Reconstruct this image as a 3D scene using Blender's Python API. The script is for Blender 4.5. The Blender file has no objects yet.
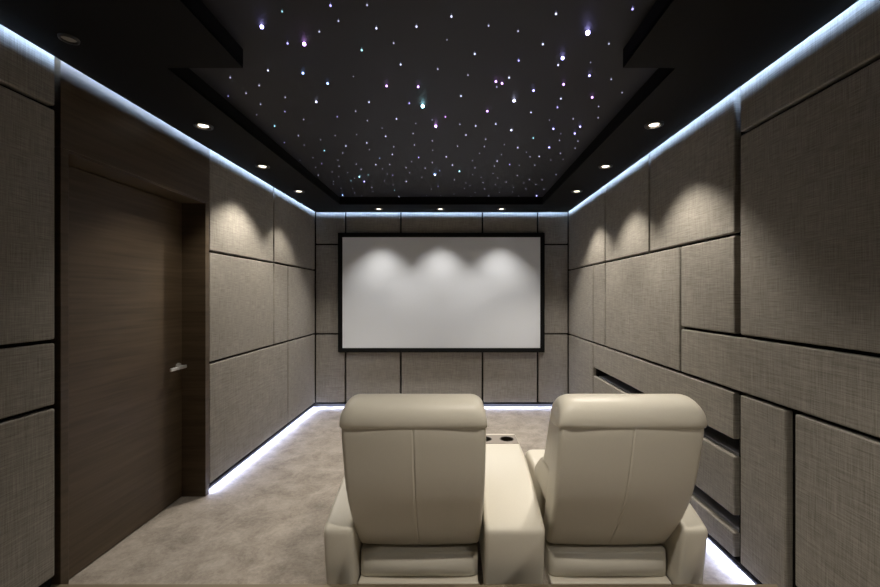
import bpy, bmesh, math, random
from mathutils import Vector, Matrix
PI = math.pi
random.seed(7)
C = bpy.context.scene.collection

# ------------------------------------------------------------------ room dimensions (metres)
XL, XR = -1.8665, 1.5335      # faces of the padded panels on the two side walls
YB = 5.371                    # face of the padded panels on the screen wall
YR = -1.60                    # wall behind the viewer
ZS = 2.617                    # underside of the lowered ceiling border
ZT = 2.708                     # starry ceiling
TH = 0.04                     # panel thickness
RISE_Y, RISE_Z = 1.90, 0.14   # edge and height of the step the viewer stands on

# ------------------------------------------------------------------ materials
def new_mat(name):
    m = bpy.data.materials.new(name); m.use_nodes = True
    nt = m.node_tree
    for n in list(nt.nodes): nt.nodes.remove(n)
    out = nt.nodes.new('ShaderNodeOutputMaterial')
    b = nt.nodes.new('ShaderNodeBsdfPrincipled')
    nt.links.new(b.outputs[0], out.inputs[0])
    return m, nt, b

def simple(name, col, rough=0.6, metal=0.0, spec=0.5, bump=0.0, bscale=200.0):
    m, nt, b = new_mat(name)
    b.inputs['Roughness'].default_value = rough
    b.inputs['Metallic'].default_value = metal
    b.inputs['Specular IOR Level'].default_value = spec
    tc = nt.nodes.new('ShaderNodeTexCoord')
    nz = nt.nodes.new('ShaderNodeTexNoise'); nz.inputs['Scale'].default_value = bscale
    nt.links.new(tc.outputs['Object'], nz.inputs['Vector'])
    mix = nt.nodes.new('ShaderNodeMix'); mix.data_type = 'RGBA'
    mix.inputs[6].default_value = (*[c * 0.93 for c in col], 1)
    mix.inputs[7].default_value = (*[min(1, c * 1.07) for c in col], 1)
    nt.links.new(nz.outputs['Fac'], mix.inputs[0])
    nt.links.new(mix.outputs[2], b.inputs['Base Color'])
    if bump:
        bp = nt.nodes.new('ShaderNodeBump'); bp.inputs['Strength'].default_value = bump
        bp.inputs['Distance'].default_value = 0.002
        nt.links.new(nz.outputs['Fac'], bp.inputs['Height'])
        nt.links.new(bp.outputs[0], b.inputs['Normal'])
    return m

def emit(name, col, strength, sampled=True):
    m = bpy.data.materials.new(name); m.use_nodes = True
    nt = m.node_tree
    for n in list(nt.nodes): nt.nodes.remove(n)
    out = nt.nodes.new('ShaderNodeOutputMaterial')
    e = nt.nodes.new('ShaderNodeEmission')
    e.inputs[0].default_value = (*col, 1); e.inputs[1].default_value = strength
    nt.links.new(e.outputs[0], out.inputs[0])
    if not sampled: m.cycles.emission_sampling = 'NONE'
    return m

def math_node(nt, op, a, b=None, c=None):
    n = nt.nodes.new('ShaderNodeMath'); n.operation = op
    for i, v in enumerate((a, b, c)):
        if v is None: continue
        if isinstance(v, (int, float)): n.inputs[i].default_value = v
        else: nt.links.new(v, n.inputs[i])
    return n.outputs[0]

def fabric(name, dark, light):
    """coarse linen: crossing threads of uneven thickness, coordinates run along the wall and up"""
    m, nt, b = new_mat(name)
    b.inputs['Roughness'].default_value = 0.95
    b.inputs['Specular IOR Level'].default_value = 0.1
    tc = nt.nodes.new('ShaderNodeNewGeometry')
    sep = nt.nodes.new('ShaderNodeSeparateXYZ'); nt.links.new(tc.outputs['Position'], sep.inputs[0])
    h = math_node(nt, 'ADD', sep.outputs[0], sep.outputs[1])
    oi = nt.nodes.new('ShaderNodeObjectInfo')
    off = math_node(nt, 'MULTIPLY', oi.outputs['Random'], 37.0)
    def noise(sh, sv, det=2.0):
        cb = nt.nodes.new('ShaderNodeCombineXYZ')
        nt.links.new(math_node(nt, 'MULTIPLY', h, sh), cb.inputs[0])
        nt.links.new(math_node(nt, 'MULTIPLY', sep.outputs[2], sv), cb.inputs[1])
        nt.links.new(off, cb.inputs[2])
        n = nt.nodes.new('ShaderNodeTexNoise'); n.inputs['Scale'].default_value = 1.0
        n.inputs['Detail'].default_value = det; n.inputs['Roughness'].default_value = 0.6
        nt.links.new(cb.outputs[0], n.inputs['Vector'])
        return n.outputs['Fac']
    weft = noise(10, 300)
    warp = noise(300, 8)
    grain = noise(420, 420, 1.0)
    cloud = noise(1.8, 1.8)
    s = math_node(nt, 'ADD', math_node(nt, 'MULTIPLY', weft, 0.48), math_node(nt, 'MULTIPLY', warp, 0.40))
    s = math_node(nt, 'ADD', s, math_node(nt, 'MULTIPLY', grain, 0.12))
    fac = nt.nodes.new('ShaderNodeMapRange')
    fac.inputs['From Min'].default_value = 0.38; fac.inputs['From Max'].default_value = 0.62
    nt.links.new(s, fac.inputs['Value'])
    mix = nt.nodes.new('ShaderNodeMix'); mix.data_type = 'RGBA'
    mix.inputs[6].default_value = (*dark, 1); mix.inputs[7].default_value = (*light, 1)
    nt.links.new(fac.outputs[0], mix.inputs[0])
    hsv = nt.nodes.new('ShaderNodeHueSaturation')
    nt.links.new(mix.outputs[2], hsv.inputs['Color'])
    nt.links.new(math_node(nt, 'ADD', math_node(nt, 'MULTIPLY', cloud, 0.16), 0.92), hsv.inputs['Value'])
    nt.links.new(hsv.outputs[0], b.inputs['Base Color'])
    bp = nt.nodes.new('ShaderNodeBump'); bp.inputs['Strength'].default_value = 0.35; bp.inputs['Distance'].default_value = 0.002
    nt.links.new(s, bp.inputs['Height']); nt.links.new(bp.outputs[0], b.inputs['Normal'])
    return m

def wood(name, dark, light):
    m, nt, b = new_mat(name)
    b.inputs['Roughness'].default_value = 0.42
    b.inputs['Specular IOR Level'].default_value = 0.35
    tc = nt.nodes.new('ShaderNodeNewGeometry')
    mp = nt.nodes.new('ShaderNodeMapping'); mp.inputs['Scale'].default_value = (3.0, 2.2, 60.0)
    nt.links.new(tc.outputs['Position'], mp.inputs[0])
    n1 = nt.nodes.new('ShaderNodeTexNoise'); n1.inputs['Scale'].default_value = 1.0; n1.inputs['Detail'].default_value = 5
    nt.links.new(mp.outputs[0], n1.inputs['Vector'])
    mp2 = nt.nodes.new('ShaderNodeMapping'); mp2.inputs['Scale'].default_value = (1.0, 0.8, 9.0)
    nt.links.new(tc.outputs['Position'], mp2.inputs[0])
    n2 = nt.nodes.new('ShaderNodeTexNoise'); n2.inputs['Scale'].default_value = 1.0; n2.inputs['Detail'].default_value = 3
    nt.links.new(mp2.outputs[0], n2.inputs['Vector'])
    s = math_node(nt, 'ADD', math_node(nt, 'MULTIPLY', n1.outputs['Fac'], 0.6), math_node(nt, 'MULTIPLY', n2.outputs['Fac'], 0.4))
    mr = nt.nodes.new('ShaderNodeMapRange'); mr.inputs['From Min'].default_value = 0.3; mr.inputs['From Max'].default_value = 0.7
    nt.links.new(s, mr.inputs['Value'])
    mix = nt.nodes.new('ShaderNodeMix'); mix.data_type = 'RGBA'
    mix.inputs[6].default_value = (*dark, 1); mix.inputs[7].default_value = (*light, 1)
    nt.links.new(mr.outputs[0], mix.inputs[0]); nt.links.new(mix.outputs[2], b.inputs['Base Color'])
    return m

def carpet(name, dark, light):
    m, nt, b = new_mat(name)
    b.inputs['Roughness'].default_value = 1.0; b.inputs['Specular IOR Level'].default_value = 0.05
    b.inputs['Sheen Weight'].default_value = 0.15
    tc = nt.nodes.new('ShaderNodeNewGeometry')
    def nz(scale, det, dist=0.0, r=0.6):
        n = nt.nodes.new('ShaderNodeTexNoise'); n.inputs['Scale'].default_value = scale
        n.inputs['Detail'].default_value = det; n.inputs['Distortion'].default_value = dist
        n.inputs['Roughness'].default_value = r
        nt.links.new(tc.outputs['Position'], n.inputs['Vector']); return n.outputs['Fac']
    s = math_node(nt, 'ADD', math_node(nt, 'MULTIPLY', nz(5.0, 8, 0.35, 0.72), 0.72), math_node(nt, 'MULTIPLY', nz(45, 4, 0.3, 0.7), 0.28))
    mr = nt.nodes.new('ShaderNodeMapRange'); mr.inputs['From Min'].default_value = 0.36; mr.inputs['From Max'].default_value = 0.62
    nt.links.new(s, mr.inputs['Value'])
    mix = nt.nodes.new('ShaderNodeMix'); mix.data_type = 'RGBA'
    mix.inputs[6].default_value = (*dark, 1); mix.inputs[7].default_value = (*light, 1)
    nt.links.new(mr.outputs[0], mix.inputs[0]); nt.links.new(mix.outputs[2], b.inputs['Base Color'])
    bp = nt.nodes.new('ShaderNodeBump'); bp.inputs['Strength'].default_value = 0.5; bp.inputs['Distance'].default_value = 0.006
    nt.links.new(nz(220, 2), bp.inputs['Height']); nt.links.new(bp.outputs[0], b.inputs['Normal'])
    return m

M = {}
M['fabric'] = fabric('linen_fabric', (0.145, 0.133, 0.114), (0.288, 0.267, 0.234))
M['wood'] = wood('dark_oak_veneer', (0.039, 0.0260, 0.0145), (0.086, 0.0610, 0.0375))
M['carpet'] = carpet('mottled_carpet', (0.168, 0.144, 0.119), (0.365, 0.320, 0.272))
M['leather'] = simple('cream_leather', (0.630, 0.590, 0.500), 0.42, 0, 0.4, 0.12, 260)
M['black_paint'] = simple('matt_black_paint', (0.0058, 0.0058, 0.0056), 0.75, 0, 0.12)
M['tray_black'] = simple('starry_ceiling_black', (0.0070, 0.0070, 0.0092), 0.58, 0, 0.32)
M['fascia'] = simple('black_fascia', (0.003, 0.003, 0.003), 0.9, 0, 0.1)
M['backing'] = simple('black_backing', (0.008, 0.007, 0.006), 0.9, 0, 0.1)
M['plaster'] = simple('grey_plaster', (0.10, 0.09, 0.08), 0.9, 0, 0.2)
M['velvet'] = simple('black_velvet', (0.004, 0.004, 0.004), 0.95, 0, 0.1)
M['screen'] = simple('projection_fabric', (0.67, 0.70, 0.75), 0.9, 0, 0.1)
M['chrome'] = simple('satin_chrome', (0.80, 0.80, 0.80), 0.35, 0.7)
M['bronze'] = simple('dark_bronze', (0.22, 0.185, 0.15), 0.42, 0.5)
M['cup_dark'] = simple('dark_cup', (0.03, 0.024, 0.018), 0.4, 0.5)
M['nosing'] = simple('brass_nosing', (0.17, 0.135, 0.085), 0.5, 0.3)
M['shelf'] = simple('graphite_shelf', (0.30, 0.30, 0.32), 0.5)
M['bezel'] = simple('black_bezel', (0.02, 0.02, 0.02), 0.5)
M['reflector'] = simple('bright_reflector', (0.8, 0.77, 0.7), 0.25, 1.0)
M['lens_off'] = simple('frosted_lens', (0.30, 0.29, 0.27), 0.6)
M['lens'] = emit('lamp_lens', (1.0, 0.88, 0.70), 5.0)
M['led_top'] = emit('cove_light', (0.42, 0.62, 1.0), 260.0)
M['led_low'] = emit('floor_light', (0.50, 0.60, 1.0), 140.0)
M['fibre'] = simple('clear_fibre', (0.05, 0.05, 0.06), 0.3)

# ------------------------------------------------------------------ mesh helpers
def link(name, bm, mat, parent=None, smooth=False, loc=None):
    bmesh.ops.recalc_face_normals(bm, faces=bm.faces[:])
    me = bpy.data.meshes.new(name)
    if loc is not None: bmesh.ops.translate(bm, verts=bm.verts[:], vec=-Vector(loc))
    bm.to_mesh(me); bm.free()
    for mm in (mat if isinstance(mat, (list, tuple)) else [mat]): me.materials.append(mm)
    if smooth:
        for p in me.polygons: p.use_smooth = True
    o = bpy.data.objects.new(name, me); C.objects.link(o)
    if loc is not None: o.location = loc
    if parent is not None: o.parent = parent
    return o

def tag(o, label, cat, group=None, kind=None):
    o['label'] = label; o['category'] = cat
    if group: o['group'] = group
    if kind: o['kind'] = kind
    return o

def empty(name, loc, rz=0.0):
    o = bpy.data.objects.new(name, None); C.objects.link(o)
    o.location = loc; o.rotation_euler = (0, 0, rz); o.empty_display_size = 0.1
    return o

def add_box(bm, x0, x1, y0, y1, z0, z1, bev=0.0, seg=3):
    r = bmesh.ops.create_cube(bm, size=1.0)
    vs = r['verts']
    for v in vs:
        v.co = Vector((x0 + (v.co.x + .5) * (x1 - x0), y0 + (v.co.y + .5) * (y1 - y0), z0 + (v.co.z + .5) * (z1 - z0)))
    if bev:
        es = list({e for v in vs for e in v.link_edges})
        bmesh.ops.bevel(bm, geom=es, offset=bev, segments=seg, profile=0.5, affect='EDGES')

def box(name, x0, x1, y0, y1, z0, z1, mat, parent=None, bev=0.0, seg=3):
    bm = bmesh.new(); add_box(bm, x0, x1, y0, y1, z0, z1, bev, seg)
    c = ((x0 + x1) / 2, (y0 + y1) / 2, z0) if parent is None else None
    return link(name, bm, mat, parent, loc=c)

def rr(u0, u1, v0, v1, r, n=5, sub=6, fine=False):
    """rounded rectangle outline, counter-clockwise, straight runs subdivided"""
    r = min(r, (u1 - u0) / 2 - 1e-4, (v1 - v0) / 2 - 1e-4)
    cs = [(u1 - r, v0 + r, -PI / 2), (u1 - r, v1 - r, 0), (u0 + r, v1 - r, PI / 2), (u0 + r, v0 + r, PI)]
    pts = []
    for k, (cu, cv, a0) in enumerate(cs):
        arc = [(cu + r * math.cos(a0 + PI / 2 * i / n), cv + r * math.sin(a0 + PI / 2 * i / n)) for i in range(n + 1)]
        pts += arc
        nu, nv, na = cs[(k + 1) % 4]
        nx = (nu + r * math.cos(na), nv + r * math.sin(na))
        ts = [i / sub for i in range(1, sub)]
        if fine and k == 3: ts = sorted(set([t for t in ts if abs(t - .5) > .03] + [.5 + q / 560 for q in (-14, -9, -5, -2.5, 0, 2.5, 5, 9, 14)]))
        for t in ts:
            pts.append((arc[-1][0] * (1 - t) + nx[0] * t, arc[-1][1] * (1 - t) + nx[1] * t))
    return pts

def loft(bm, rings, cap=True):
    vr = [[bm.verts.new(p) for p in ring] for ring in rings]
    n = len(vr[0])
    for a, b in zip(vr, vr[1:]):
        for i in range(n):
            bm.faces.new((a[i], a[(i + 1) % n], b[(i + 1) % n], b[i]))
    if cap:
        bm.faces.new(vr[0]); bm.faces.new(list(reversed(vr[-1])))

def lerp_tab(tab, t):
    if t <= tab[0][0]: return tab[0][1]
    for (a, va), (b, vb) in zip(tab, tab[1:]):
        if t <= b:
            k = (t - a) / (b - a); return va + (vb - va) * k
    return tab[-1][1]

def smooth_tab(tab, t):
    """Catmull-Rom through the table"""
    n = len(tab)
    if t <= tab[0][0]: return tab[0][1]
    if t >= tab[-1][0]: return tab[-1][1]
    for i in range(n - 1):
        a, va = tab[i]; b, vb = tab[i + 1]
        if a <= t <= b:
            k = (t - a) / (b - a)
            sa = (tab[i + 1][1] - tab[i - 1][1]) / (tab[i + 1][0] - tab[i - 1][0]) if i > 0 else (vb - va) / (b - a)
            sb = (tab[i + 2][1] - tab[i][1]) / (tab[i + 2][0] - tab[i][0]) if i + 2 < n else (vb - va) / (b - a)
            h = b - a
            return ((2*k**3 - 3*k**2 + 1) * va + (k**3 - 2*k**2 + k) * h * sa + (-2*k**3 + 3*k**2) * vb + (k**3 - k**2) * h * sb)

def add_lathe(bm, prof, cx, cy, n=32, mi=0):
    """prof: (radius, z); r=0 closes"""
    rings = []
    for r, z in prof:
        if r < 1e-6: rings.append([bm.verts.new((cx, cy, z))])
        else: rings.append([bm.verts.new((cx + r * math.cos(2*PI*i/n), cy + r * math.sin(2*PI*i/n), z)) for i in range(n)])
    for a, b in zip(rings, rings[1:]):
        for i in range(n):
            j = (i + 1) % n
            if len(a) == 1 and len(b) == 1: continue
            if len(a) == 1: f = bm.faces.new((a[0], b[i], b[j]))
            elif len(b) == 1: f = bm.faces.new((a[i], b[0], a[j]))
            else: f = bm.faces.new((a[i], b[i], b[j], a[j]))
            f.material_index = mi

def add_tube(bm, pts, r, n=10):
    rings = []
    for i, p in enumerate(pts):
        p = Vector(p)
        d = (Vector(pts[min(i + 1, len(pts) - 1)]) - Vector(pts[max(i - 1, 0)])).normalized()
        u = d.orthogonal().normalized(); 
        ref = Vector((0, 0, 1)) if abs(d.z) < 0.9 else Vector((1, 0, 0))
        u = d.cross(ref).normalized(); w = d.cross(u)
        rr_ = r[i] if isinstance(r, (list, tuple)) else r
        rings.append([p + u * rr_ * math.cos(2*PI*k/n) + w * rr_ * math.sin(2*PI*k/n) for k in range(n)])
    loft(bm, rings)

# ------------------------------------------------------------------ room shell
def struct(o, label, cat):
    return tag(o, label, cat, kind='structure')

# floor and the raised step
struct(box('floor', -2.2, 1.95, YR - .1, YB + .15, -0.1, 0.0, M['carpet']), 'mottled beige carpeted floor of the home cinema', 'floor')
bm = bmesh.new()
prof = [(XL - .05, YR), (XR + .05, YR), (XR + .05, 1.80), (XR - .002, 1.80), (XR - .002, RISE_Y - .03), (XL - .05, RISE_Y - .03)]
lo = [bm.verts.new((x, y, 0.0)) for x, y in prof]; hi = [bm.verts.new((x, y, RISE_Z - .002)) for x, y in prof]
n = len(prof)
for i in range(n): bm.faces.new((lo[i], lo[(i + 1) % n], hi[(i + 1) % n], hi[i]))
bm.faces.new(hi); bm.faces.new(list(reversed(lo)))
struct(link('floor_platform', bm, M['carpet']), 'raised carpeted step behind the two cream seats', 'platform')
struct(box('trim_1', XL - .05, XR - .004, RISE_Y - .03, RISE_Y, 0.0, RISE_Z, M['nosing'], bev=.003), 'brown metal edging strip along the front of the raised step', 'step edging')

# wall behind panels: left (with doorway), right (with the equipment recess), screen wall, wall behind the viewer
GB = 0.0405
bm = bmesh.new()
add_box(bm, XL - GB - .12, XL - GB, YR, 1.893, 0, 2.8)
add_box(bm, XL - GB - .12, XL - GB, 3.052, YB + GB, 0, 2.8)
add_box(bm, XL - GB - .25, XL - GB - .19, 1.80, 3.15, 0, 2.8)
struct(link('wall_left', bm, M['backing']), 'dark wall with the wooden door, behind its linen panels', 'wall')
NY0, NY1, NZ0, NZ1, ND = 2.21, 4.40, 0.17, 0.75, 0.36
bm = bmesh.new()
xw0, xw1 = XR + GB, XR + GB + .12
add_box(bm, xw0, xw1, YR, NY0, 0, 2.8)
add_box(bm, xw0, xw1, NY1, YB + GB, 0, 2.8)
add_box(bm, xw0, xw1, NY0, NY1, NZ1, 2.8)
add_box(bm, xw0, xw1, NY0, NY1, 0, NZ0)
add_box(bm, xw1, xw0 + ND, NY0 - .02, NY1 + .02, NZ1, NZ1 + .02)
add_box(bm, xw1, xw0 + ND, NY0 - .02, NY1 + .02, NZ0 - .02, NZ0)
add_box(bm, xw1, xw0 + ND, NY0 - .02, NY0, NZ0, NZ1)
add_box(bm, xw0 + ND, xw0 + ND + .02, NY0 - .02, NY1 + .02, NZ0 - .02, NZ1 + .02)
struct(link('wall_right', bm, M['backing']), 'dark wall with the open equipment slots, behind its linen panels', 'wall')
struct(box('wall_back', XL - GB, XR + GB, YB + GB, YB + GB + .12, 0, 2.8, M['backing']), 'dark wall behind the projection screen and its linen panels', 'wall')
struct(box('wall_front', -2.2, 1.95, YR - .1, YR, 0, 2.8, M['plaster']), 'plain grey wall behind the raised step', 'wall')

# ceiling: structural slab, lowered border with a stepped opening, starry panel in the opening
struct(box('ceiling', -2.2, 1.95, YR - .1, YB + .2, 2.80, 2.9, M['black_paint']), 'black ceiling slab above the lowered border', 'ceiling')
G = 0.015
OX0, OX1 = XL + G, XR - G
OY0, OY1 = YR, YB - G
TY0, TYS, TYB = 1.208, 1.947, 4.878
TXN0, TXN1, TXW0, TXW1 = -1.028, 0.822, -1.398, 1.077
hole = [(TXN0, TY0), (TXN1, TY0), (TXN1, TYS), (TXW1, TYS), (TXW1, TYB), (TXW0, TYB), (TXW0, TYS), (TXN0, TYS)]
bm = bmesh.new()
t = 0.015
for (x0, x1, y0, y1) in ((OX0, OX1, OY0, TY0), (OX0, TXN0, TY0, TYS), (TXN1, OX1, TY0, TYS), (OX0, TXW0, TYS, TYB), (TXW1, OX1, TYS, TYB), (OX0, OX1, TYB, OY1)):
    add_box(bm, x0, x1, y0, y1, ZS, ZS + t)
bmesh.ops.remove_doubles(bm, verts=bm.verts[:], dist=1e-5)
struct(link('ceiling_border', bm, M['black_paint']), 'lowered matt black ceiling border with recessed lamps around the starry ceiling', 'ceiling')
bm = bmesh.new()
def off_pt(i, d):
    p0, p1, p2 = [Vector(hole[(i + k) % len(hole)]) for k in (-1, 0, 1)]
    d0, d1 = (p1 - p0).normalized(), (p2 - p1).normalized()
    n0, n1 = Vector((d0.y, -d0.x)), Vector((d1.y, -d1.x))
    return p1 + (n0 + n1) * d
a = [bm.verts.new((p[0], p[1], ZS + .004)) for p in hole]
b = [bm.verts.new((p[0], p[1], ZT)) for p in hole]
ao = [bm.verts.new((*off_pt(i, .012), ZS + .004)) for i in range(len(hole))]
bo = [bm.verts.new((*off_pt(i, .012), ZT + .05)) for i in range(len(hole))]
for i in range(len(hole)):
    j = (i + 1) % len(hole)
    bm.faces.new((a[i], a[j], b[j], b[i])); bm.faces.new((ao[i], bo[i], bo[j], ao[j]))
    bm.faces.new((a[i], ao[i], ao[j], a[j])); bm.faces.new((b[i], b[j], bo[j], bo[i]))
struct(link('trim_2', bm, M['fascia']), 'black upstand edge of the recess around the starry ceiling', 'ceiling trim')
bm = bmesh.new()
lo = [bm.verts.new((p[0], p[1], ZT)) for p in hole]; hi = [bm.verts.new((p[0], p[1], ZT + .02)) for p in hole]
for i in range(len(hole)):
    j = (i + 1) % len(hole); bm.faces.new((lo[i], lo[j], hi[j], hi[i]))
bm.faces.new(lo); bm.faces.new(list(reversed(hi)))
struct(link('ceiling_star_panel', bm, M['tray_black']), 'recessed black ceiling panel dotted with tiny star lights', 'ceiling')

# doorway: lining boards, header, leaf with lever handle
door = empty('door_1', (XL - .17, 2.47, 0)); struct(door, 'dark wood flush door with lever handle, deep in its wooden opening', 'door')
def child_box(name, x0, x1, y0, y1, z0, z1, mat, parent, bev=0.0, seg=2):
    bm = bmesh.new(); add_box(bm, x0, x1, y0, y1, z0, z1, bev, seg)
    bmesh.ops.translate(bm, verts=bm.verts[:], vec=-parent.matrix_basis.translation)
    return link(name, bm, mat, parent)
DX = XL - .1735
child_box('door_leaf', DX - .045, DX, 1.941, 2.998, .006, 2.196, M['wood'], door, .002)
child_box('door_jamb', DX - .06, XL, 1.897, 1.938, 0, 2.215, M['wood'], door, .002)
child_box('door_jamb', DX - .06, XL, 3.002, 3.048, 0, 2.215, M['wood'], door, .002)
child_box('door_header', DX - .06, XL - .0005, 1.938, 3.002, 2.200, 2.215, M['wood'], door, .001)
child_box('header_panel', XL - .04, XL, 1.897, 3.048, 2.2165, 2.78, M['wood'], door, .002)
hd = bpy.data.objects.new('door_handle', None); C.objects.link(hd); hd.parent = door
bm = bmesh.new()
hy, hz = 2.955, 0.985
rings = []
for k in range(2):
    rings.append([(DX + .008 * k, hy + .026 * math.cos(2*PI*i/24), hz + .026 * math.sin(2*PI*i/24)) for i in range(24)])
loft(bm, rings)
bmesh.ops.translate(bm, verts=bm.verts[:], vec=-door.matrix_basis.translation); link('rose', bm, M['chrome'], hd)
bm = bmesh.new()
add_tube(bm, [(DX + .006, hy, hz), (DX + .03, hy, hz), (DX + .050, hy, hz)], .011, 14)
add_box(bm, DX + .044, DX + .058, hy - .150, hy + .012, hz - .011, hz + .011, .004, 3)
bmesh.ops.translate(bm, verts=bm.verts[:], vec=-door.matrix_basis.translation); link('lever', bm, M['chrome'], hd)

# ------------------------------------------------------------------ linen wall panels
ZTOP = 2.78
g2 = 0.009
def side_panel(side, y0, y1, z0, z1, label, group):
    if side == 'L': x0, x1 = XL - TH, XL
    else: x0, x1 = XR, XR + TH
    o = box('acoustic_panel', x0, x1, y0, y1, z0, z1, M['fabric'], bev=.008)
    return tag(o, label, 'wall panel', group)
def back_panel(x0, x1, z0, z1, label):
    o = box('acoustic_panel', x0, x1, YB, YB + TH, z0, z1, M['fabric'], bev=.008)
    return tag(o, label, 'wall panel', 'linen panels on the screen wall')
Z1, Z2, ZP, ZQ = 0.992, 1.847, 1.297, 2.387
PB = 0.072
LF = 'linen panels between the door and the screen wall'
ys, ye = 3.055, YB - .010
vg = .012
side_panel('L', ys, 4.143 - vg, Z2 + g2, ZTOP, 'tall linen panel beside the wooden door, top row under the ceiling light line', LF)
side_panel('L', 4.143 + vg, ye, Z2 + g2, ZTOP, 'top row linen panel on the door wall, meeting the screen wall corner', LF)
side_panel('L', ys, 4.143 - vg, Z1 + g2, Z2 - g2, 'wide middle row linen panel beside the wooden door', LF)
side_panel('L', 4.143 + vg, 4.495 - vg, Z1 + g2, Z2 - g2, 'narrow middle row linen strip panel on the door wall', LF)
side_panel('L', 4.495 + vg, ye, Z1 + g2, Z2 - g2, 'middle row linen panel on the door wall, in the screen wall corner', LF)
side_panel('L', ys, 4.495 - vg, PB, Z1 - g2, 'bottom row linen panel beside the wooden door, above the floor light', LF)
side_panel('L', 4.495 + vg, ye, PB, Z1 - g2, 'bottom row linen panel on the door wall, in the screen wall corner', LF)
LN = 'linen panels on the near side of the door'
yn = 1.872
side_panel('L', -.2, yn, ZQ + g2, ZTOP, 'shallow top linen panel on the near side of the door', LN)
side_panel('L', -.2, yn, ZP + g2, ZQ - g2, 'largest tall linen panel on the near side of the door', LN)
side_panel('L', -.2, yn, Z1 + g2, ZP - g2, 'low wide linen band panel on the near side of the door', LN)
side_panel('L', -.2, yn, .20, Z1 - g2, 'lowest linen panel on the near side of the door, above the step', LN)
BX = [XL + .010, -1.462, -.718, .380, 1.1226, XR - .010]
ZB = 2.194
topn = ['top corner panel of the screen wall, on the door side', 'top row panel above the screen, beside the door side corner panel',
        'wide top row panel above the middle of the screen', 'top row panel above the screen, beside the slot side corner panel',
        'top corner panel of the screen wall, on the equipment slot side']
botn = ['bottom corner panel of the screen wall, on the door side', 'bottom panel under the screen, partly behind the seat nearer the door',
        'wide bottom panel under the middle of the screen', 'bottom panel under the screen, seen between the two cream seats',
        'bottom corner panel of the screen wall, on the equipment slot side']
for k in range(5):
    x0, x1 = BX[k] + (0 if k == 0 else vg), BX[k + 1] - (0 if k == 4 else vg)
    back_panel(x0, x1, ZB + .010, ZTOP, 'linen ' + topn[k])
    back_panel(x0, x1, PB, Z1 - .002 - .010, 'linen ' + botn[k])
back_panel(BX[0], BX[1] - vg, Z1 + .008, ZB - .010, 'tall narrow linen panel at the edge of the screen, door side')
back_panel(BX[4] + vg, BX[5], Z1 + .008, ZB - .010, 'tall narrow linen panel at the edge of the screen, equipment slot side')
Z1, ZP, ZQ = .986, 1.292, 2.375
RF = 'linen panels on the wall with the equipment slots'
side_panel('R', 4.068 + vg, ye, Z2 + g2, ZTOP, 'top row linen panel in the screen wall corner, equipment slot wall', RF)
side_panel('R', 3.146 + vg, 4.068 - vg, Z2 + g2, ZTOP, 'second top row linen panel from the screen, equipment slot wall', RF)
side_panel('R', 2.190, 3.146 - vg, Z2 + g2, ZTOP, 'third top row linen panel from the screen, equipment slot wall, brightly lit', RF)
side_panel('R', .30, 2.146, ZQ + g2, ZTOP, 'shallow top linen panel above the largest panel, equipment slot wall', RF)
side_panel('R', .30, 2.146, ZP + g2, ZQ - g2, 'largest linen panel of the equipment slot wall, near the viewer', RF)
side_panel('R', 4.42 + vg, ye, Z1 + g2, Z2 - g2, 'middle row linen panel in the screen wall corner, equipment slot wall', RF)
side_panel('R', 4.068 + vg, 4.42 - vg, Z1 + g2, Z2 - g2, 'narrow middle row linen strip panel on the equipment slot wall', RF)
side_panel('R', 2.717 + vg, 4.068 - vg, Z1 + g2, Z2 - g2, 'wide middle row linen panel directly above the equipment slots', RF)
side_panel('R', 2.190, 2.717 - vg, ZP + g2, Z2 - g2, 'small upright linen panel beside the largest panel, equipment slot wall', RF)
side_panel('R', .30, 2.717 - vg, Z1 + g2, ZP - g2, 'long low linen band panel under the largest panel, equipment slot wall', RF)
side_panel('R', 4.42 + vg, ye, PB, Z1 - g2, 'bottom linen panel in the screen wall corner, equipment slot wall', RF)
RS = 'linen fronts around the equipment slots'
side_panel('R', 2.196, 4.42 - vg, .719, Z1 - g2, 'long linen front above the upper equipment slot', RS)
side_panel('R', 2.196, 4.42 - vg, .300, .625, 'long linen front between the two black equipment slots', RS)
side_panel('R', 2.196, 4.42 - vg, PB, .206, 'lowest long linen front, under the lower equipment slot', RS)
side_panel('R', 1.853, 2.146, PB, Z1 - g2, 'upright linen panel at the near end of the equipment slots', RF)
side_panel('R', .30, 1.802, .205, Z1 - g2, 'low near linen panel above the step, equipment slot wall', RF)
# shelves seen in the slots
for z, l in ((.602, 'dark grey shelf board inside the upper equipment slot'), (.183, 'dark grey shelf board inside the lower equipment slot')):
    tag(box('equipment_shelf', XR + TH + .017, XR + GB + ND - .004, NY0 + .002, NY1 - .002, z, z + .022, M['shelf'], bev=.002), l, 'shelf', 'shelf boards in the equipment slots')

struct(box('baseboard_left', XL - .038, XL - .012, YR + .01, yn - .01, RISE_Z, .196, M['velvet']), 'black shadow strip under the lowest linen panel on the near side of the door', 'baseboard')  # black strip stands in for the shadow gap under the panel
struct(box('baseboard_right', XR + .012, XR + .038, .31, 1.79, RISE_Z, .201, M['velvet']), 'black shadow strip under the low near linen panel, equipment slot wall', 'baseboard')  # same stand-in for shade, under the opposite near panel

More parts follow.
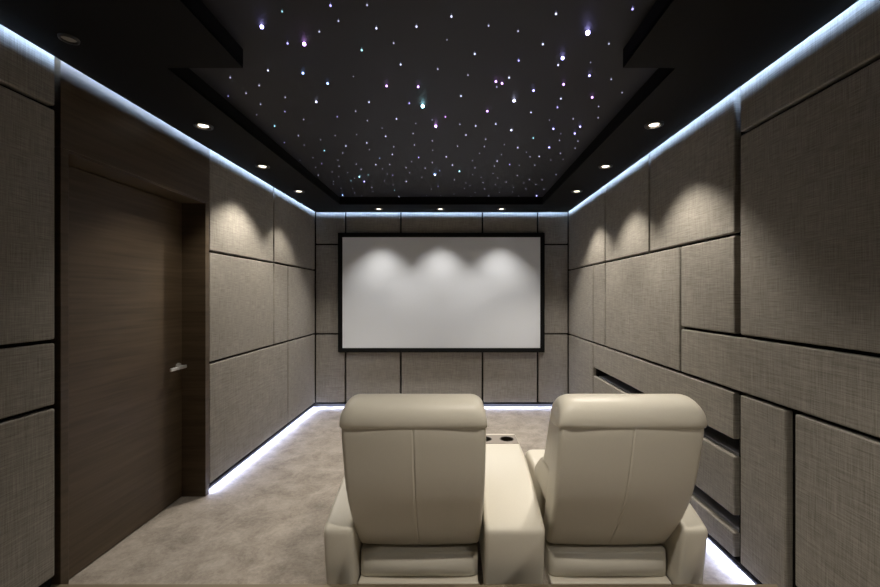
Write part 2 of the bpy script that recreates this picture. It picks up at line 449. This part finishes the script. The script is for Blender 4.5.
# ------------------------------------------------------------------ projection screen
scr = empty('projection_screen', (-.171, YB - .012, .750))
tag(scr, 'wide white projection screen in a black frame on the end wall', 'projection screen')
sx0, sx1, sz0, sz1, fw = -1.545, 1.203, .750, 2.340, .058
bm = bmesh.new()
o4 = [(sx0, sz0), (sx1, sz0), (sx1, sz1), (sx0, sz1)]
i4 = [(sx0 + fw, sz0 + fw), (sx1 - fw, sz0 + fw), (sx1 - fw, sz1 - fw), (sx0 + fw, sz1 - fw)]
yf, yb = 5.310, YB - .002
F = [[bm.verts.new((x, y, z)) for x, z in q] for q, y in ((o4, yb), (o4, yf + .006), ([(x + (.006 if x < 0 else -.006), z + (.006 if z < 1 else -.006)) for x, z in o4], yf), (i4, yf + .008), (i4, yb))]
for a, b in zip(F, F[1:] + F[:1]):
    for i in range(4):
        j = (i + 1) % 4; bm.faces.new((a[i], a[j], b[j], b[i]))
bmesh.ops.translate(bm, verts=bm.verts[:], vec=-Vector(scr.location)); link('screen_frame', bm, M['velvet'], scr)
bm = bmesh.new(); add_box(bm, sx0 + fw - .001, sx1 - fw + .001, 5.325, 5.332, sz0 + fw - .001, sz1 - fw + .001)
bmesh.ops.translate(bm, verts=bm.verts[:], vec=-Vector(scr.location)); link('screen_fabric', bm, M['screen'], scr)

# ------------------------------------------------------------------ light strips
def strip(name, bmf, mat, label, grp):
    bm = bmesh.new(); bmf(bm); return tag(link(name, bm, mat), label, 'light strip', grp)
u0, u1, uz0, uz1 = .027, .030, ZS + .058, ZS + .088
UG = 'blue-white light strips hidden along the ceiling edge'
strip('light_strip', lambda bm: add_box(bm, XL + u0, XL + u1, YR + .02, YB - u1 - .01, uz0, uz1), M['led_top'], 'blue-white light line along the ceiling edge, wall with the door', UG)
strip('light_strip', lambda bm: add_box(bm, XR - u1, XR - u0, YR + .02, YB - u1 - .01, uz0, uz1), M['led_top'], 'blue-white light line along the ceiling edge, wall with the equipment slots', UG)
strip('light_strip', lambda bm: add_box(bm, XL + u1 + .01, XR - u1 - .01, YB - u1, YB - u0, uz0, uz1), M['led_top'], 'blue-white light line along the ceiling edge, above the screen', UG)
FG = 'white light strips along the foot of the walls'
def low_strip(y_or_x, label, kind):
    root = empty('floor_light_strip', (0, 0, 0)); tag(root, label, 'light strip', FG)
    b1, b2 = bmesh.new(), bmesh.new()
    if kind == 'L':
        y0, y1 = 3.056, YB - .02
        add_box(b1, XL - .039, XL - .006, y0, y1, .048, .066); add_box(b1, XL - .010, XL - .006, y0, y1, .0445, .049); add_box(b2, XL - .036, XL - .014, y0 + .01, y1, .043, .048)
    elif kind == 'R':
        y0, y1 = RISE_Y + .004, YB - .02
        add_box(b1, XR + .006, XR + .039, y0, y1, .048, .066); add_box(b1, XR + .006, XR + .010, y0, y1, .0445, .049); add_box(b2, XR + .014, XR + .036, y0 + .01, y1, .043, .048)
    else:
        add_box(b1, XL + .02, XR - .02, YB + .006, YB + .039, .048, .066); add_box(b1, XL + .02, XR - .02, YB + .006, YB + .010, .0445, .049); add_box(b2, XL + .02, XR - .02, YB + .014, YB + .036, .043, .048)
    link('profile', b1, M['velvet'], root); link('diffuser', b2, M['led_low'], root)
low_strip(0, 'glowing white floor light line under the panels beside the door', 'L')
low_strip(0, 'glowing white floor light line under the equipment slot wall', 'R')
low_strip(0, 'glowing white floor light line under the screen wall', 'B')

# ------------------------------------------------------------------ recessed ceiling lamps
def downlight(x, y, label, group, lit=True, energy=20.0, angle=70, blend=.6, col=(1.0, .915, .79), size=1.0, tilt=(0, 0), off=(0, 0)):
    root = empty('downlight', (x * .99, y * .99, ZS)); tag(root, label, 'ceiling lamp', group)
    k = size
    bm = bmesh.new(); add_lathe(bm, [(.043*k, -.0005), (.043*k, -.0085), (.047*k, -.0110), (.056*k, -.009), (.058*k, -.0005)], 0, 0, 40)
    link('trim_ring', bm, M['bezel'], root, True)
    if lit:
        bm = bmesh.new(); add_lathe(bm, [(.0428, -.0085), (.036, -.0035), (.029, -.0012)], 0, 0, 40)
        link('reflector', bm, M['reflector'], root, True)
    bm = bmesh.new(); r = .029 if lit else .0425 * k
    add_lathe(bm, [(r, -.0012), (r * .98, -.0030), (r * .8, -.0040), (0, -.0044)], 0, 0, 40)
    link('lens', bm, M['lens'] if lit else M['lens_off'], root, True)
    if lit:
        l = bpy.data.lights.new('lamp', 'SPOT'); l.energy = energy; l.color = col
        l.spot_size = math.radians(angle); l.spot_blend = blend; l.shadow_soft_size = .028
        lo = bpy.data.objects.new('bulb', l); C.objects.link(lo); lo.parent = root; lo.location = (off[0], off[1], -.045); lo.rotation_euler = (math.radians(tilt[0]), math.radians(tilt[1]), 0)  # unseen spot; off moves it away from its lens to shape the wall scallops
    return root
DG = 'recessed downlights along the door wall'
E1, E2, E3 = 84.0, 80.0, 108.0
T1 = 0
A1, B1, A2, B2, T2 = 96, .55, 100, .7, 15
downlight(-1.673, 1.737, 'small unlit round ceiling lamp above the near side of the door', DG, False, size=.62)
downlight(-1.650, 2.632, 'lit ceiling lamp above the wooden door', DG, energy=E1 * .38, angle=A1, off=(.14, 0), tilt=(0, -T1), blend=B1)
downlight(-1.657, 3.458, 'lit ceiling lamp on the door side, second from the screen wall', DG, energy=E1 * 1.15, angle=108, off=(.14, 0), tilt=(0, -T1), blend=B1)
downlight(-1.664, 4.288, 'lit ceiling lamp on the door side, closest to the screen wall', DG, energy=E1 * .6, angle=A1, off=(.14, 0), tilt=(0, -T1), blend=B1)
DR = 'recessed downlights along the equipment slot wall'
downlight(1.307, 2.617, 'lit ceiling lamp on the equipment slot side, furthest from the screen wall', DR, energy=E1, angle=A1, off=(-.14, 0), tilt=(0, T1), blend=B1)
downlight(1.308, 3.458, 'lit ceiling lamp on the equipment slot side, middle of three', DR, energy=E1, angle=A1, off=(-.14, 0), tilt=(0, T1), blend=B1)
downlight(1.314, 4.288, 'lit ceiling lamp on the equipment slot side, closest to the screen wall', DR, energy=E1, angle=A1, off=(-.14, 0), tilt=(0, T1), blend=B1)
DB = 'recessed downlights above the screen'
downlight(-.976, 5.165, 'lit ceiling lamp above the screen, on the door side', DB, energy=E2, angle=A2, blend=B2, col=(1.0, .945, .87), tilt=(-T2, 0), off=(0, -.08))
downlight(-.178, 5.165, 'lit ceiling lamp above the middle of the screen', DB, energy=E2, angle=A2, blend=B2, col=(1.0, .945, .87), tilt=(-T2, 0), off=(0, -.08))
downlight(.610, 5.165, 'lit ceiling lamp above the screen, on the equipment slot side', DB, energy=E2, angle=A2, blend=B2, col=(1.0, .945, .87), tilt=(-T2, 0), off=(0, -.08))
DV = 'recessed downlights above the raised step'
for x, y, e, nm in ((.30, .974, 1.25, 'nearest behind the seats'), (1.310, .146, .8, 'on the equipment slot side'), (-1.650, .146, .40, 'on the door side')):  # the door-side lamp is unseen, added as weak fill
    downlight(x, y, 'lit ceiling lamp above the raised step, ' + nm, DV, energy=E3 * e, angle=110, blend=1.0)

# ------------------------------------------------------------------ fibre-optic stars
STARS = "0.611,1.829,5,b -0.2,2.541,5,c -0.862,1.792,4,b -0.718,1.915,4,p 0.55,2.029,4,b -0.131,2.847,4,p 0.37,2.472,4,w -0.193,3.995,4,B -0.82,2.169,3,B -0.389,2.302,3,p -0.208,2.311,3,p -0.72,2.275,3,B 0.235,2.254,3,p 0.272,2.274,3,p 0.742,2.194,3,b 0.625,2.285,3,p 0.467,2.354,3,b 0.84,2.435,3,p -0.859,2.491,3,w 0.217,2.617,3,p 0.417,2.919,3,w 0.9,2.859,3,b 0.718,2.896,3,b 0.898,2.979,3,b 0.774,3.259,3,b -0.964,4.067,3,c -0.953,4.239,3,b -1.345,4.817,3,B 0.051,3.887,3,c 0.998,4.846,3,b -0.792,1.901,2,b -0.992,2.131,2,w -0.511,1.653,2,b -0.349,1.794,2,w -0.168,1.783,2,w -0.452,1.954,2,c -0.278,2.076,2,w -0.012,1.718,2,w 0.102,1.985,2,w 0.041,2.404,2,w 0.329,2.041,2,b 0.302,2.201,2,w 0.433,1.702,2,w 0.746,1.673,2,b 0.423,1.908,2,w 0.541,2.081,2,w 0.65,2.437,2,w -1.271,2.831,2,c -1.076,3.314,2,c -0.528,2.48,2,w -0.392,2.716,2,w -0.516,3.015,2,w -0.869,3.21,2,w -0.687,3.144,2,w -0.719,3.669,2,w -0.527,3.402,2,w -0.28,2.495,2,b -0.059,2.685,2,p 0.088,2.99,2,w -0.309,3.479,2,b -0.069,3.461,2,w -0.016,3.682,2,w 0.503,2.62,2,w 0.152,2.829,2,w 0.291,2.797,2,w 0.602,3.047,2,c 0.516,3.246,2,w 0.733,3.452,2,w 0.383,3.571,2,w 0.509,3.666,2,b 0.658,2.549,2,b -0.505,4.212,2,w -0.671,4.858,2,w -0.727,1.69,1,c -0.614,1.82,1,w -1.234,2.204,1,w -1.115,2.287,1,w -1.362,2.41,1,b -1.236,2.375,1,w -1.024,2.424,1,w -0.36,1.653,1,w -0.506,1.749,1,w -0.288,1.903,1,w 0.153,1.78,1,w 0.29,1.816,1,w -0.087,2.121,1,w 0.075,2.179,1,w 0.245,2.303,1,w 0.738,1.908,1,w 0.872,2.221,1,w 0.994,2.368,1,w 0.918,2.543,1,w 0.809,2.72,1,w 0.973,2.704,1,w -1.216,2.513,1,w -1.106,2.613,1,b -1.028,2.732,1,w -1.172,3.009,1,w -1.335,3.144,1,b -0.786,2.688,1,b -1.208,3.649,1,b -1.36,4.001,1,w -0.642,2.607,1,w -0.597,2.749,1,w -0.94,3.374,1,w -1.071,3.72,1,w -0.897,3.662,1,w -0.887,3.811,1,w -0.652,3.503,1,B -0.488,3.233,1,w -0.591,3.672,1,w -0.305,2.968,1,w 0.04,2.807,1,w -0.17,3.108,1,w -0.317,3.194,1,w 0.026,3.22,1,w -0.198,3.616,1,w -0.274,3.776,1,w -0.453,3.762,1,w 0.242,3.075,1,w 0.243,3.228,1,w 0.657,3.464,1,w 0.374,3.716,1,w 0.816,3.101,1,w 0.964,3.115,1,w 0.987,3.264,1,w 0.898,3.382,1,w -0.858,3.991,1,c -1.082,4.194,1,c -0.918,4.459,1,w -0.14,3.857,1,B -0.614,3.999,1,b 0.003,4.16,1,w -0.684,4.576,1,c -0.177,4.41,1,b 0.196,3.767,1,w 0.632,4.011,1,w 0.308,4.261,1,w 0.551,4.243,1,w 0.344,4.514,1,w 0.417,4.834,1,w 0.744,3.691,1,w 1.014,3.983,1,w 0.78,4.151,1,w 0.913,4.16,1,w 0.886,4.339,1,w 0.809,4.514,1,w 1.017,4.53,1,w -0.555,2.201,0,w -0.034,1.884,0,w 0.705,2.068,0,w -1.317,2.668,0,w -1.202,3.205,0,w -1.375,3.566,0,w -1.035,3.099,0,w -0.898,3.016,0,w -1.237,3.503,0,w -1.304,3.766,0,w -1.036,3.566,0,w -1.192,3.907,0,w -1.278,4.235,0,w -1.173,4.064,0,w -0.519,2.881,0,w -0.731,2.997,0,w -0.702,3.31,0,w -0.683,3.811,0,w -0.151,2.746,0,w -0.269,2.803,0,w -0.178,3.321,0,w -0.383,3.603,0,w 0.401,3.199,0,w 0.215,3.394,0,w 0.404,3.425,0,w 0.608,3.365,0,w 0.603,3.71,0,w 0.163,3.581,0,w 0.795,2.981,0,w 0.965,3.546,0,w 0.862,3.565,0,w 0.655,2.749,0,w -1.045,3.928,0,w -1.026,4.121,0,w -1.311,4.339,0,w -1.275,4.509,0,w -1.146,4.519,0,w -1.173,4.71,0,w -0.941,4.634,0,w -1.119,4.846,0,w -0.735,4.216,0,w -0.665,3.971,0,w -0.438,3.932,0,w -0.33,4.084,0,w -0.669,4.372,0,w -0.259,4.535,0,w -0.335,4.834,0,w -0.162,4.823,0,w -0.002,4.76,0,w 0.383,3.955,0,w 0.184,3.995,0,w 0.276,4.088,0,w 0.448,4.109,0,w 0.126,4.288,0,w 0.174,4.391,0,w 0.448,4.358,0,w 0.114,4.514,0,w 0.663,4.459,0,w 0.748,4.293,0,w 0.246,4.693,0,w 0.529,4.682,0,w 0.68,4.666,0,w 0.203,4.875,0,w 0.78,4.858,0,w"
COLS = {'w': (.58, .58, .86), 'b': (.42, .38, 1.0), 'B': (.32, .48, 1.0), 'p': (.66, .34, 1.0), 'c': (.36, .80, .95)}
CN = {'w': 'white', 'b': 'violet-blue', 'B': 'blue', 'p': 'pinkish violet', 'c': 'pale turquoise'}
STR = [0.6, 1.1, 2.2, 5.0, 13.0, 22.0]
RAD = [.0030, .0036, .0045, .0060, .0080, .0100]
_sm = {}
def star_mat(c, b):
    if (c, b) not in _sm: _sm[(c, b)] = emit('star_%s_%d' % (CN[c].replace(' ', '_'), b), COLS[c], STR[b], b >= 3)
    return _sm[(c, b)]
def tail_mat(c, b):
    if ('t', c, b) not in _sm: _sm[('t', c, b)] = emit('tail_%s_%d' % (CN[c].replace(' ', '_'), b), COLS[c], STR[b] * (.12 if b < 3 else .01), False)
    return _sm[('t', c, b)]
SPECIAL = {
    '0.611,1.829': 'brilliant violet-blue star light, the very brightest of the starry ceiling',
    '-0.2,2.541': 'large pale turquoise star light near the centre of the starry ceiling',
    '-0.862,1.792': 'brilliant violet-blue star light beside the ceiling step, door side',
    '-0.718,1.915': 'brilliant pinkish violet star light on the door side of the starry ceiling',
    '0.55,2.029': 'second brightest violet-blue star light, just below left of the brightest one',
    '-0.131,2.847': 'brilliant pinkish violet star light just beyond the large turquoise one',
    '0.37,2.472': 'brilliant white star light, right of the large turquoise one',
    '-0.193,3.995': 'brilliant blue star light above the middle of the screen',
    '-0.82,2.169': 'bright blue star light just below the brilliant pinkish violet one, door side',
    '-0.389,2.302': 'bright pinkish star light, left of the large turquoise one',
    '-0.208,2.311': 'bright pinkish star light just above the large turquoise one',
    '-0.72,2.275': 'bright blue star light midway between the door side edge and the turquoise one',
    '0.235,2.254': 'bright pinkish violet star light, left one of the close pair',
    '0.272,2.274': 'bright pinkish violet star light, right one of the close pair',
    '0.742,2.194': 'bright violet-blue star light straight below the brightest one',
    '0.625,2.285': 'bright pinkish violet star light straight below the second brightest one',
    '0.467,2.354': 'bright violet-blue star light between the close pair and the slot side edge',
    '0.84,2.435': 'bright pinkish violet star light nearest the ceiling edge, slot side',
    '-0.859,2.491': 'bright white star light on the door side of the starry ceiling',
    '0.217,2.617': 'bright pinkish violet star light left of the brilliant white one',
    '0.417,2.919': 'bright white star light straight below the brilliant white one',
    '0.9,2.859': 'bright violet-blue star light, rightmost of the four by the slot side edge',
    '0.718,2.896': 'bright violet-blue star light, upper left of the four by the slot side edge',
    '0.898,2.979': 'bright violet-blue star light, second from right of the four by the slot side edge',
    '0.774,3.259': 'bright violet-blue star light, lowest of the four by the slot side edge',
    '-0.964,4.067': 'bright turquoise star light above the door side end of the screen',
    '-0.953,4.239': 'bright violet-blue star light right beside the turquoise one, door side of the screen',
    '-1.345,4.817': 'bright blue star light in the far ceiling corner, door side',
    '0.051,3.887': 'bright turquoise star light above the screen, right of its middle',
    '0.998,4.846': 'bright violet-blue star light in the far ceiling corner, equipment slot side',
}
cache = {}
for s in STARS.split():
    x, y, b, c = s.split(','); x, y, b = float(x), float(y), int(b)
    key = '%g,%g' % (x, y); x *= .988; y *= .988
    hang = [.008, .012, .014, .0070, .0086, .0106][b]
    if (b, c) not in cache:
        bm = bmesh.new()
        r = RAD[b]
        add_lathe(bm, [(0, -hang - r), (r * .7, -hang - r * .7), (r, -hang), (r * .7, -hang + r * .7), (0, -hang + r)], 0, 0, 8, 1)
        add_tube(bm, [(0, 0, 0), (0, 0, -hang + r * .6)], .0012, 5)
        o = link('star_light', bm, [tail_mat(c, b), star_mat(c, b)], None, True)
        cache[(b, c)] = o
    else:
        o = cache[(b, c)].copy(); C.objects.link(o)
    o.location = (x, y, ZT)
    if key in SPECIAL:
        tag(o, SPECIAL[key], 'star light', 'bright stars of the ceiling')
    else:
        size = ['faintest pinprick', 'tiny faint', 'small clear', 'bright', 'brilliant', 'brilliant'][b]
        tag(o, '%s %s star light point in the black starry ceiling' % (size, CN[c]), 'star light', '%s %s star points' % (size, CN[c]))

# ------------------------------------------------------------------ seats
Y0 = 2.40                                    # seats are modelled around this distance
def L(d): return d - Y0
REAR = [(.18, 2.125), (.28, 2.05), (.375, 1.985), (.52, 1.905), (.645, 1.858), (.78, 1.822), (.91, 1.797), (1.0, 1.80)]
def back_shell(bm):
    rings = []
    zs = [.185 + (.985 - .185) * i / 34 for i in range(35)]
    for z in zs:
        yr = smooth_tab(REAR, z)
        th = lerp_tab([(.18, .16), (.5, .17), (1.0, .15)], z)
        w = lerp_tab([(.18, .313), (.40, .324), (.60, .329), (.90, .330), (1.0, .322)], z)
        e = min(1.0, (z - .185) / .022)
        ins = .016 * (1 - math.sqrt(max(0, 1 - (1 - e) ** 2)))
        pts = rr(-w + ins, w - ins, L(yr) + ins, L(yr + th) - ins, .026, 6, 16, True)
        out = []
        for x, y in pts:
            if y < L(yr) + ins + .06:            # rear face: slight crown and a stitched centre seam
                y -= .010 * (1 - (x / w) ** 2)
                if abs(x) < .012: y += .0042 * max(0, 1 - abs(x) / .005) - .001 * max(0, 1 - abs(abs(x) - .007) / .005)
            out.append((x, y, z))
        rings.append(out)
    loft(bm, rings)
def headrest_mesh(bm):
    pf = [(1.800, .908), (1.790, .911), (1.783, .918), (1.779, .932), (1.777, .950), (1.778, .968), (1.783, .988), (1.794, 1.008), (1.812, 1.025), (1.840, 1.038),
          (1.875, 1.044), (1.910, 1.041), (1.940, 1.030), (1.962, 1.010), (1.974, .985), (1.978, .955), (1.975, .925), (1.960, .903), (1.900, .898)]
    rings = []
    W = .335
    N = 44
    for i in range(N + 1):
        x = -W * math.cos(PI * i / N)
        e = max(0.0, 1 - (W - abs(x)) / .075)
        drop = 1 - math.sqrt(max(0, 1 - e * e))
        ring = []
        for d, z in pf:
            h = (z - .905) / .139
            zz = z - drop * .062 * max(0, h) ** 1.4 + (.004 * (x / W) ** 2 if h < .15 else 0)
            k = 1 - .24 * drop
            dd = 1.885 + (d - 1.885) * k
            xx = x * (1 - .035 * max(0, h) ** 2 * (abs(x) / W) ** 6)
            ring.append((xx, L(dd), zz))
        rings.append(ring)
    loft(bm, rings)
def pad(bm, x0, x1, zt, yf, yb, r=.03, crown=.012):
    """cushion in horizontal slices; yf(z), yb(z) give its front and back"""
    z0, z1 = zt
    rings = []
    N = 18
    for i in range(N + 1):
        u = (1 - math.cos(PI * i / N)) / 2
        z = z0 + (z1 - z0) * u
        e = min(1.0, min(z - z0, z1 - z) / .04)
        ins = .035 * (1 - math.sqrt(max(0, 1 - (1 - e) ** 2)))
        rings.append([(x, y, z) for x, y in rr(x0 + ins, x1 - ins, L(yb(z)), L(yf(z)) - ins, r, 5, 5)])
    loft(bm, rings)
ARM_TOP = [(1.95, .362), (2.02, .392), (2.12, .425), (2.24, .456), (2.36, .480), (2.50, .500), (2.62, .507), (2.92, .507)]
def arm_mesh(bm, x0, x1, d0=1.95, d1=2.915, r=.022):
    ds = [d0 + (d1 - d0) * i / 40 for i in range(41)]
    ds = [d0 + .004, d0 + .012] + ds[1:-1] + [d1 - .012, d1 - .004]
    ds = [d0] + sorted(ds) + [d1]
    rings = []
    for d in ds:
        zt = smooth_tab(ARM_TOP, d)
        e = min(1.0, min(d - d0, d1 - d) / .022)
        ins = .022 * (1 - math.sqrt(max(0, 1 - (1 - e) ** 2)))
        ring = []
        for x, z in rr(x0 + ins, x1 - ins, .012 + ins * .3, zt - ins, r, 5, 6):
            lean = .055 * max(0, 1 - z / .36) * max(0, (2.25 - d) / .30)
            ring.append((x, L(d) + lean, z))
        rings.append(ring)
    loft(bm, rings)
def recliner(cx, name_label, arm):
    root = empty('recliner', (cx, Y0, 0)); tag(root, name_label, 'cinema seat', 'pair of cream leather cinema seats')
    bm = bmesh.new(); back_shell(bm); link('backrest', bm, M['leather'], root, True)
    bm = bmesh.new(); headrest_mesh(bm); link('headrest', bm, M['leather'], root, True)
    bm = bmesh.new(); pad(bm, -.324, .324, (.60, .935), lambda z: lerp_tab([(.60, 2.20), (.70, 2.14), (.94, 2.02)], z), lambda z: smooth_tab(REAR, z) + .12)
    link('back_cushion', bm, M['leather'], root, True)
    bm = bmesh.new(); pad(bm, -.324, .324, (.40, .635), lambda z: lerp_tab([(.40, 2.45), (.50, 2.40), (.62, 2.23)], z), lambda z: smooth_tab(REAR, z) + .13)
    link('lumbar_cushion', bm, M['leather'], root, True)
    bm = bmesh.new(); pad(bm, -.302, .302, (.20, .425), lambda z: 2.845, lambda z: 2.30); link('seat_cushion', bm, M['leather'], root, True)
    bm = bmesh.new(); pad(bm, -.298, .298, (.045, .40), lambda z: 2.885, lambda z: 2.80, .03); link('footrest', bm, M['leather'], root, True)
    # rear of the seat base: padded panel over a slim plinth
    bm = bmesh.new(); rings = []
    for i in range(15):
        u = i / 14; z = .046 + .128 * u
        bul = .030 * math.sin(PI * min(1, u * 1.05)) ** .7 if 0 < u < 1 else 0
        rings.append([(x, y - (bul * (1 - (x / .32) ** 4) if y < L(2.15) else 0), z) for x, y in rr(-.308, .308, L(2.085), L(2.79), .03, 5, 12)])
    loft(bm, rings); link('seat_base', bm, M['leather'], root, True)
    bm = bmesh.new(); add_box(bm, -.308, .308, L(2.045), L(2.79), .0, .042, .008, 3); link('plinth', bm, M['leather'], root)
    if arm:
        bm = bmesh.new(); arm_mesh(bm, *(a - cx for a in arm)); link('armrest', bm, M['leather'], root, True)
    return root
recliner(-.184, 'cream leather recliner seat nearer the wooden door, seen from behind', (-.643, -.500))
recliner(.805, 'cream leather recliner seat nearer the equipment slots, seen from behind', (1.124, 1.248))

# wide console between the seats with two cup holders at its far end
con = empty('console', (.294, Y0, 0)); tag(con, 'wide cream leather console between the two seats, with cup holders', 'console')
bm = bmesh.new(); arm_mesh(bm, .151 - .294, .4475 - .294)
body = link('console_body', bm, M['leather'], con, True)
def boolean_cut(o, cutters):
    for bmc in cutters:
        co = link('cutter', bmc, M['velvet'])
        co.parent = o.parent
        md = o.modifiers.new('cut', 'BOOLEAN'); md.operation = 'DIFFERENCE'; md.object = co; md.solver = 'EXACT'
        bpy.context.view_layer.update()
        me = bpy.data.meshes.new_from_object(o.evaluated_get(bpy.context.evaluated_depsgraph_get()))
        o.modifiers.clear(); o.data = me
        bpy.data.objects.remove(co, do_unlink=True)
px0, px1, pd0, pd1 = .158 - .294, .4365 - .294, 2.703, 2.868
c = bmesh.new(); add_box(c, px0 + .004, px1 - .004, L(pd0) + .004, L(pd1) - .004, .42, .60)
boolean_cut(body, [c])
bm = bmesh.new(); add_box(bm, px0, px1, L(pd0), L(pd1), .5055, .5105, .0015, 2)
plate = link('cup_holder_plate', bm, M['bronze'], con)
cuts = []
holes = [(.214 - .294, L(2.785)), (.366 - .294, L(2.785))]
for hx, hy in holes:
    c = bmesh.new(); add_lathe(c, [(0, .45), (.043, .45), (.043, .56), (0, .56)], hx, hy, 40); cuts.append(c)
boolean_cut(plate, cuts)
for hx, hy in holes:
    bm = bmesh.new()
    add_lathe(bm, [(0, .430), (.040, .430), (.0425, .436), (.0425, .506), (.0435, .5115), (.0475, .5125), (.0490, .5107)], hx, hy, 40)
    link('cup_holder', bm, M['cup_dark'], con, True)

# ------------------------------------------------------------------ world and camera
w = bpy.data.worlds.new('World'); bpy.context.scene.world = w; w.use_nodes = True
w.node_tree.nodes['Background'].inputs[0].default_value = (0, 0, 0, 1)
cam = bpy.data.cameras.new('Camera'); co = bpy.data.objects.new('Camera', cam); C.objects.link(co)
co.location = (0, 0, 1.512); co.rotation_euler = (PI / 2, 0, 0)
cam.sensor_width = 36; cam.sensor_fit = 'HORIZONTAL'; cam.lens = 36 * 400 / 880
cam.shift_x = -14.2 / 880; cam.shift_y = 1.6 / 880
cam.clip_start = .02
bpy.context.scene.camera = co
sc = bpy.context.scene
sc.view_settings.view_transform = 'Standard'
sc.view_settings.look = 'None'
sc.view_settings.exposure = -0.06
sc.view_settings.gamma = 1.08
sc.cycles.use_denoising = True
sc.cycles.max_bounces = 10; sc.cycles.diffuse_bounces = 6
sc.cycles.sample_clamp_indirect = 6.0
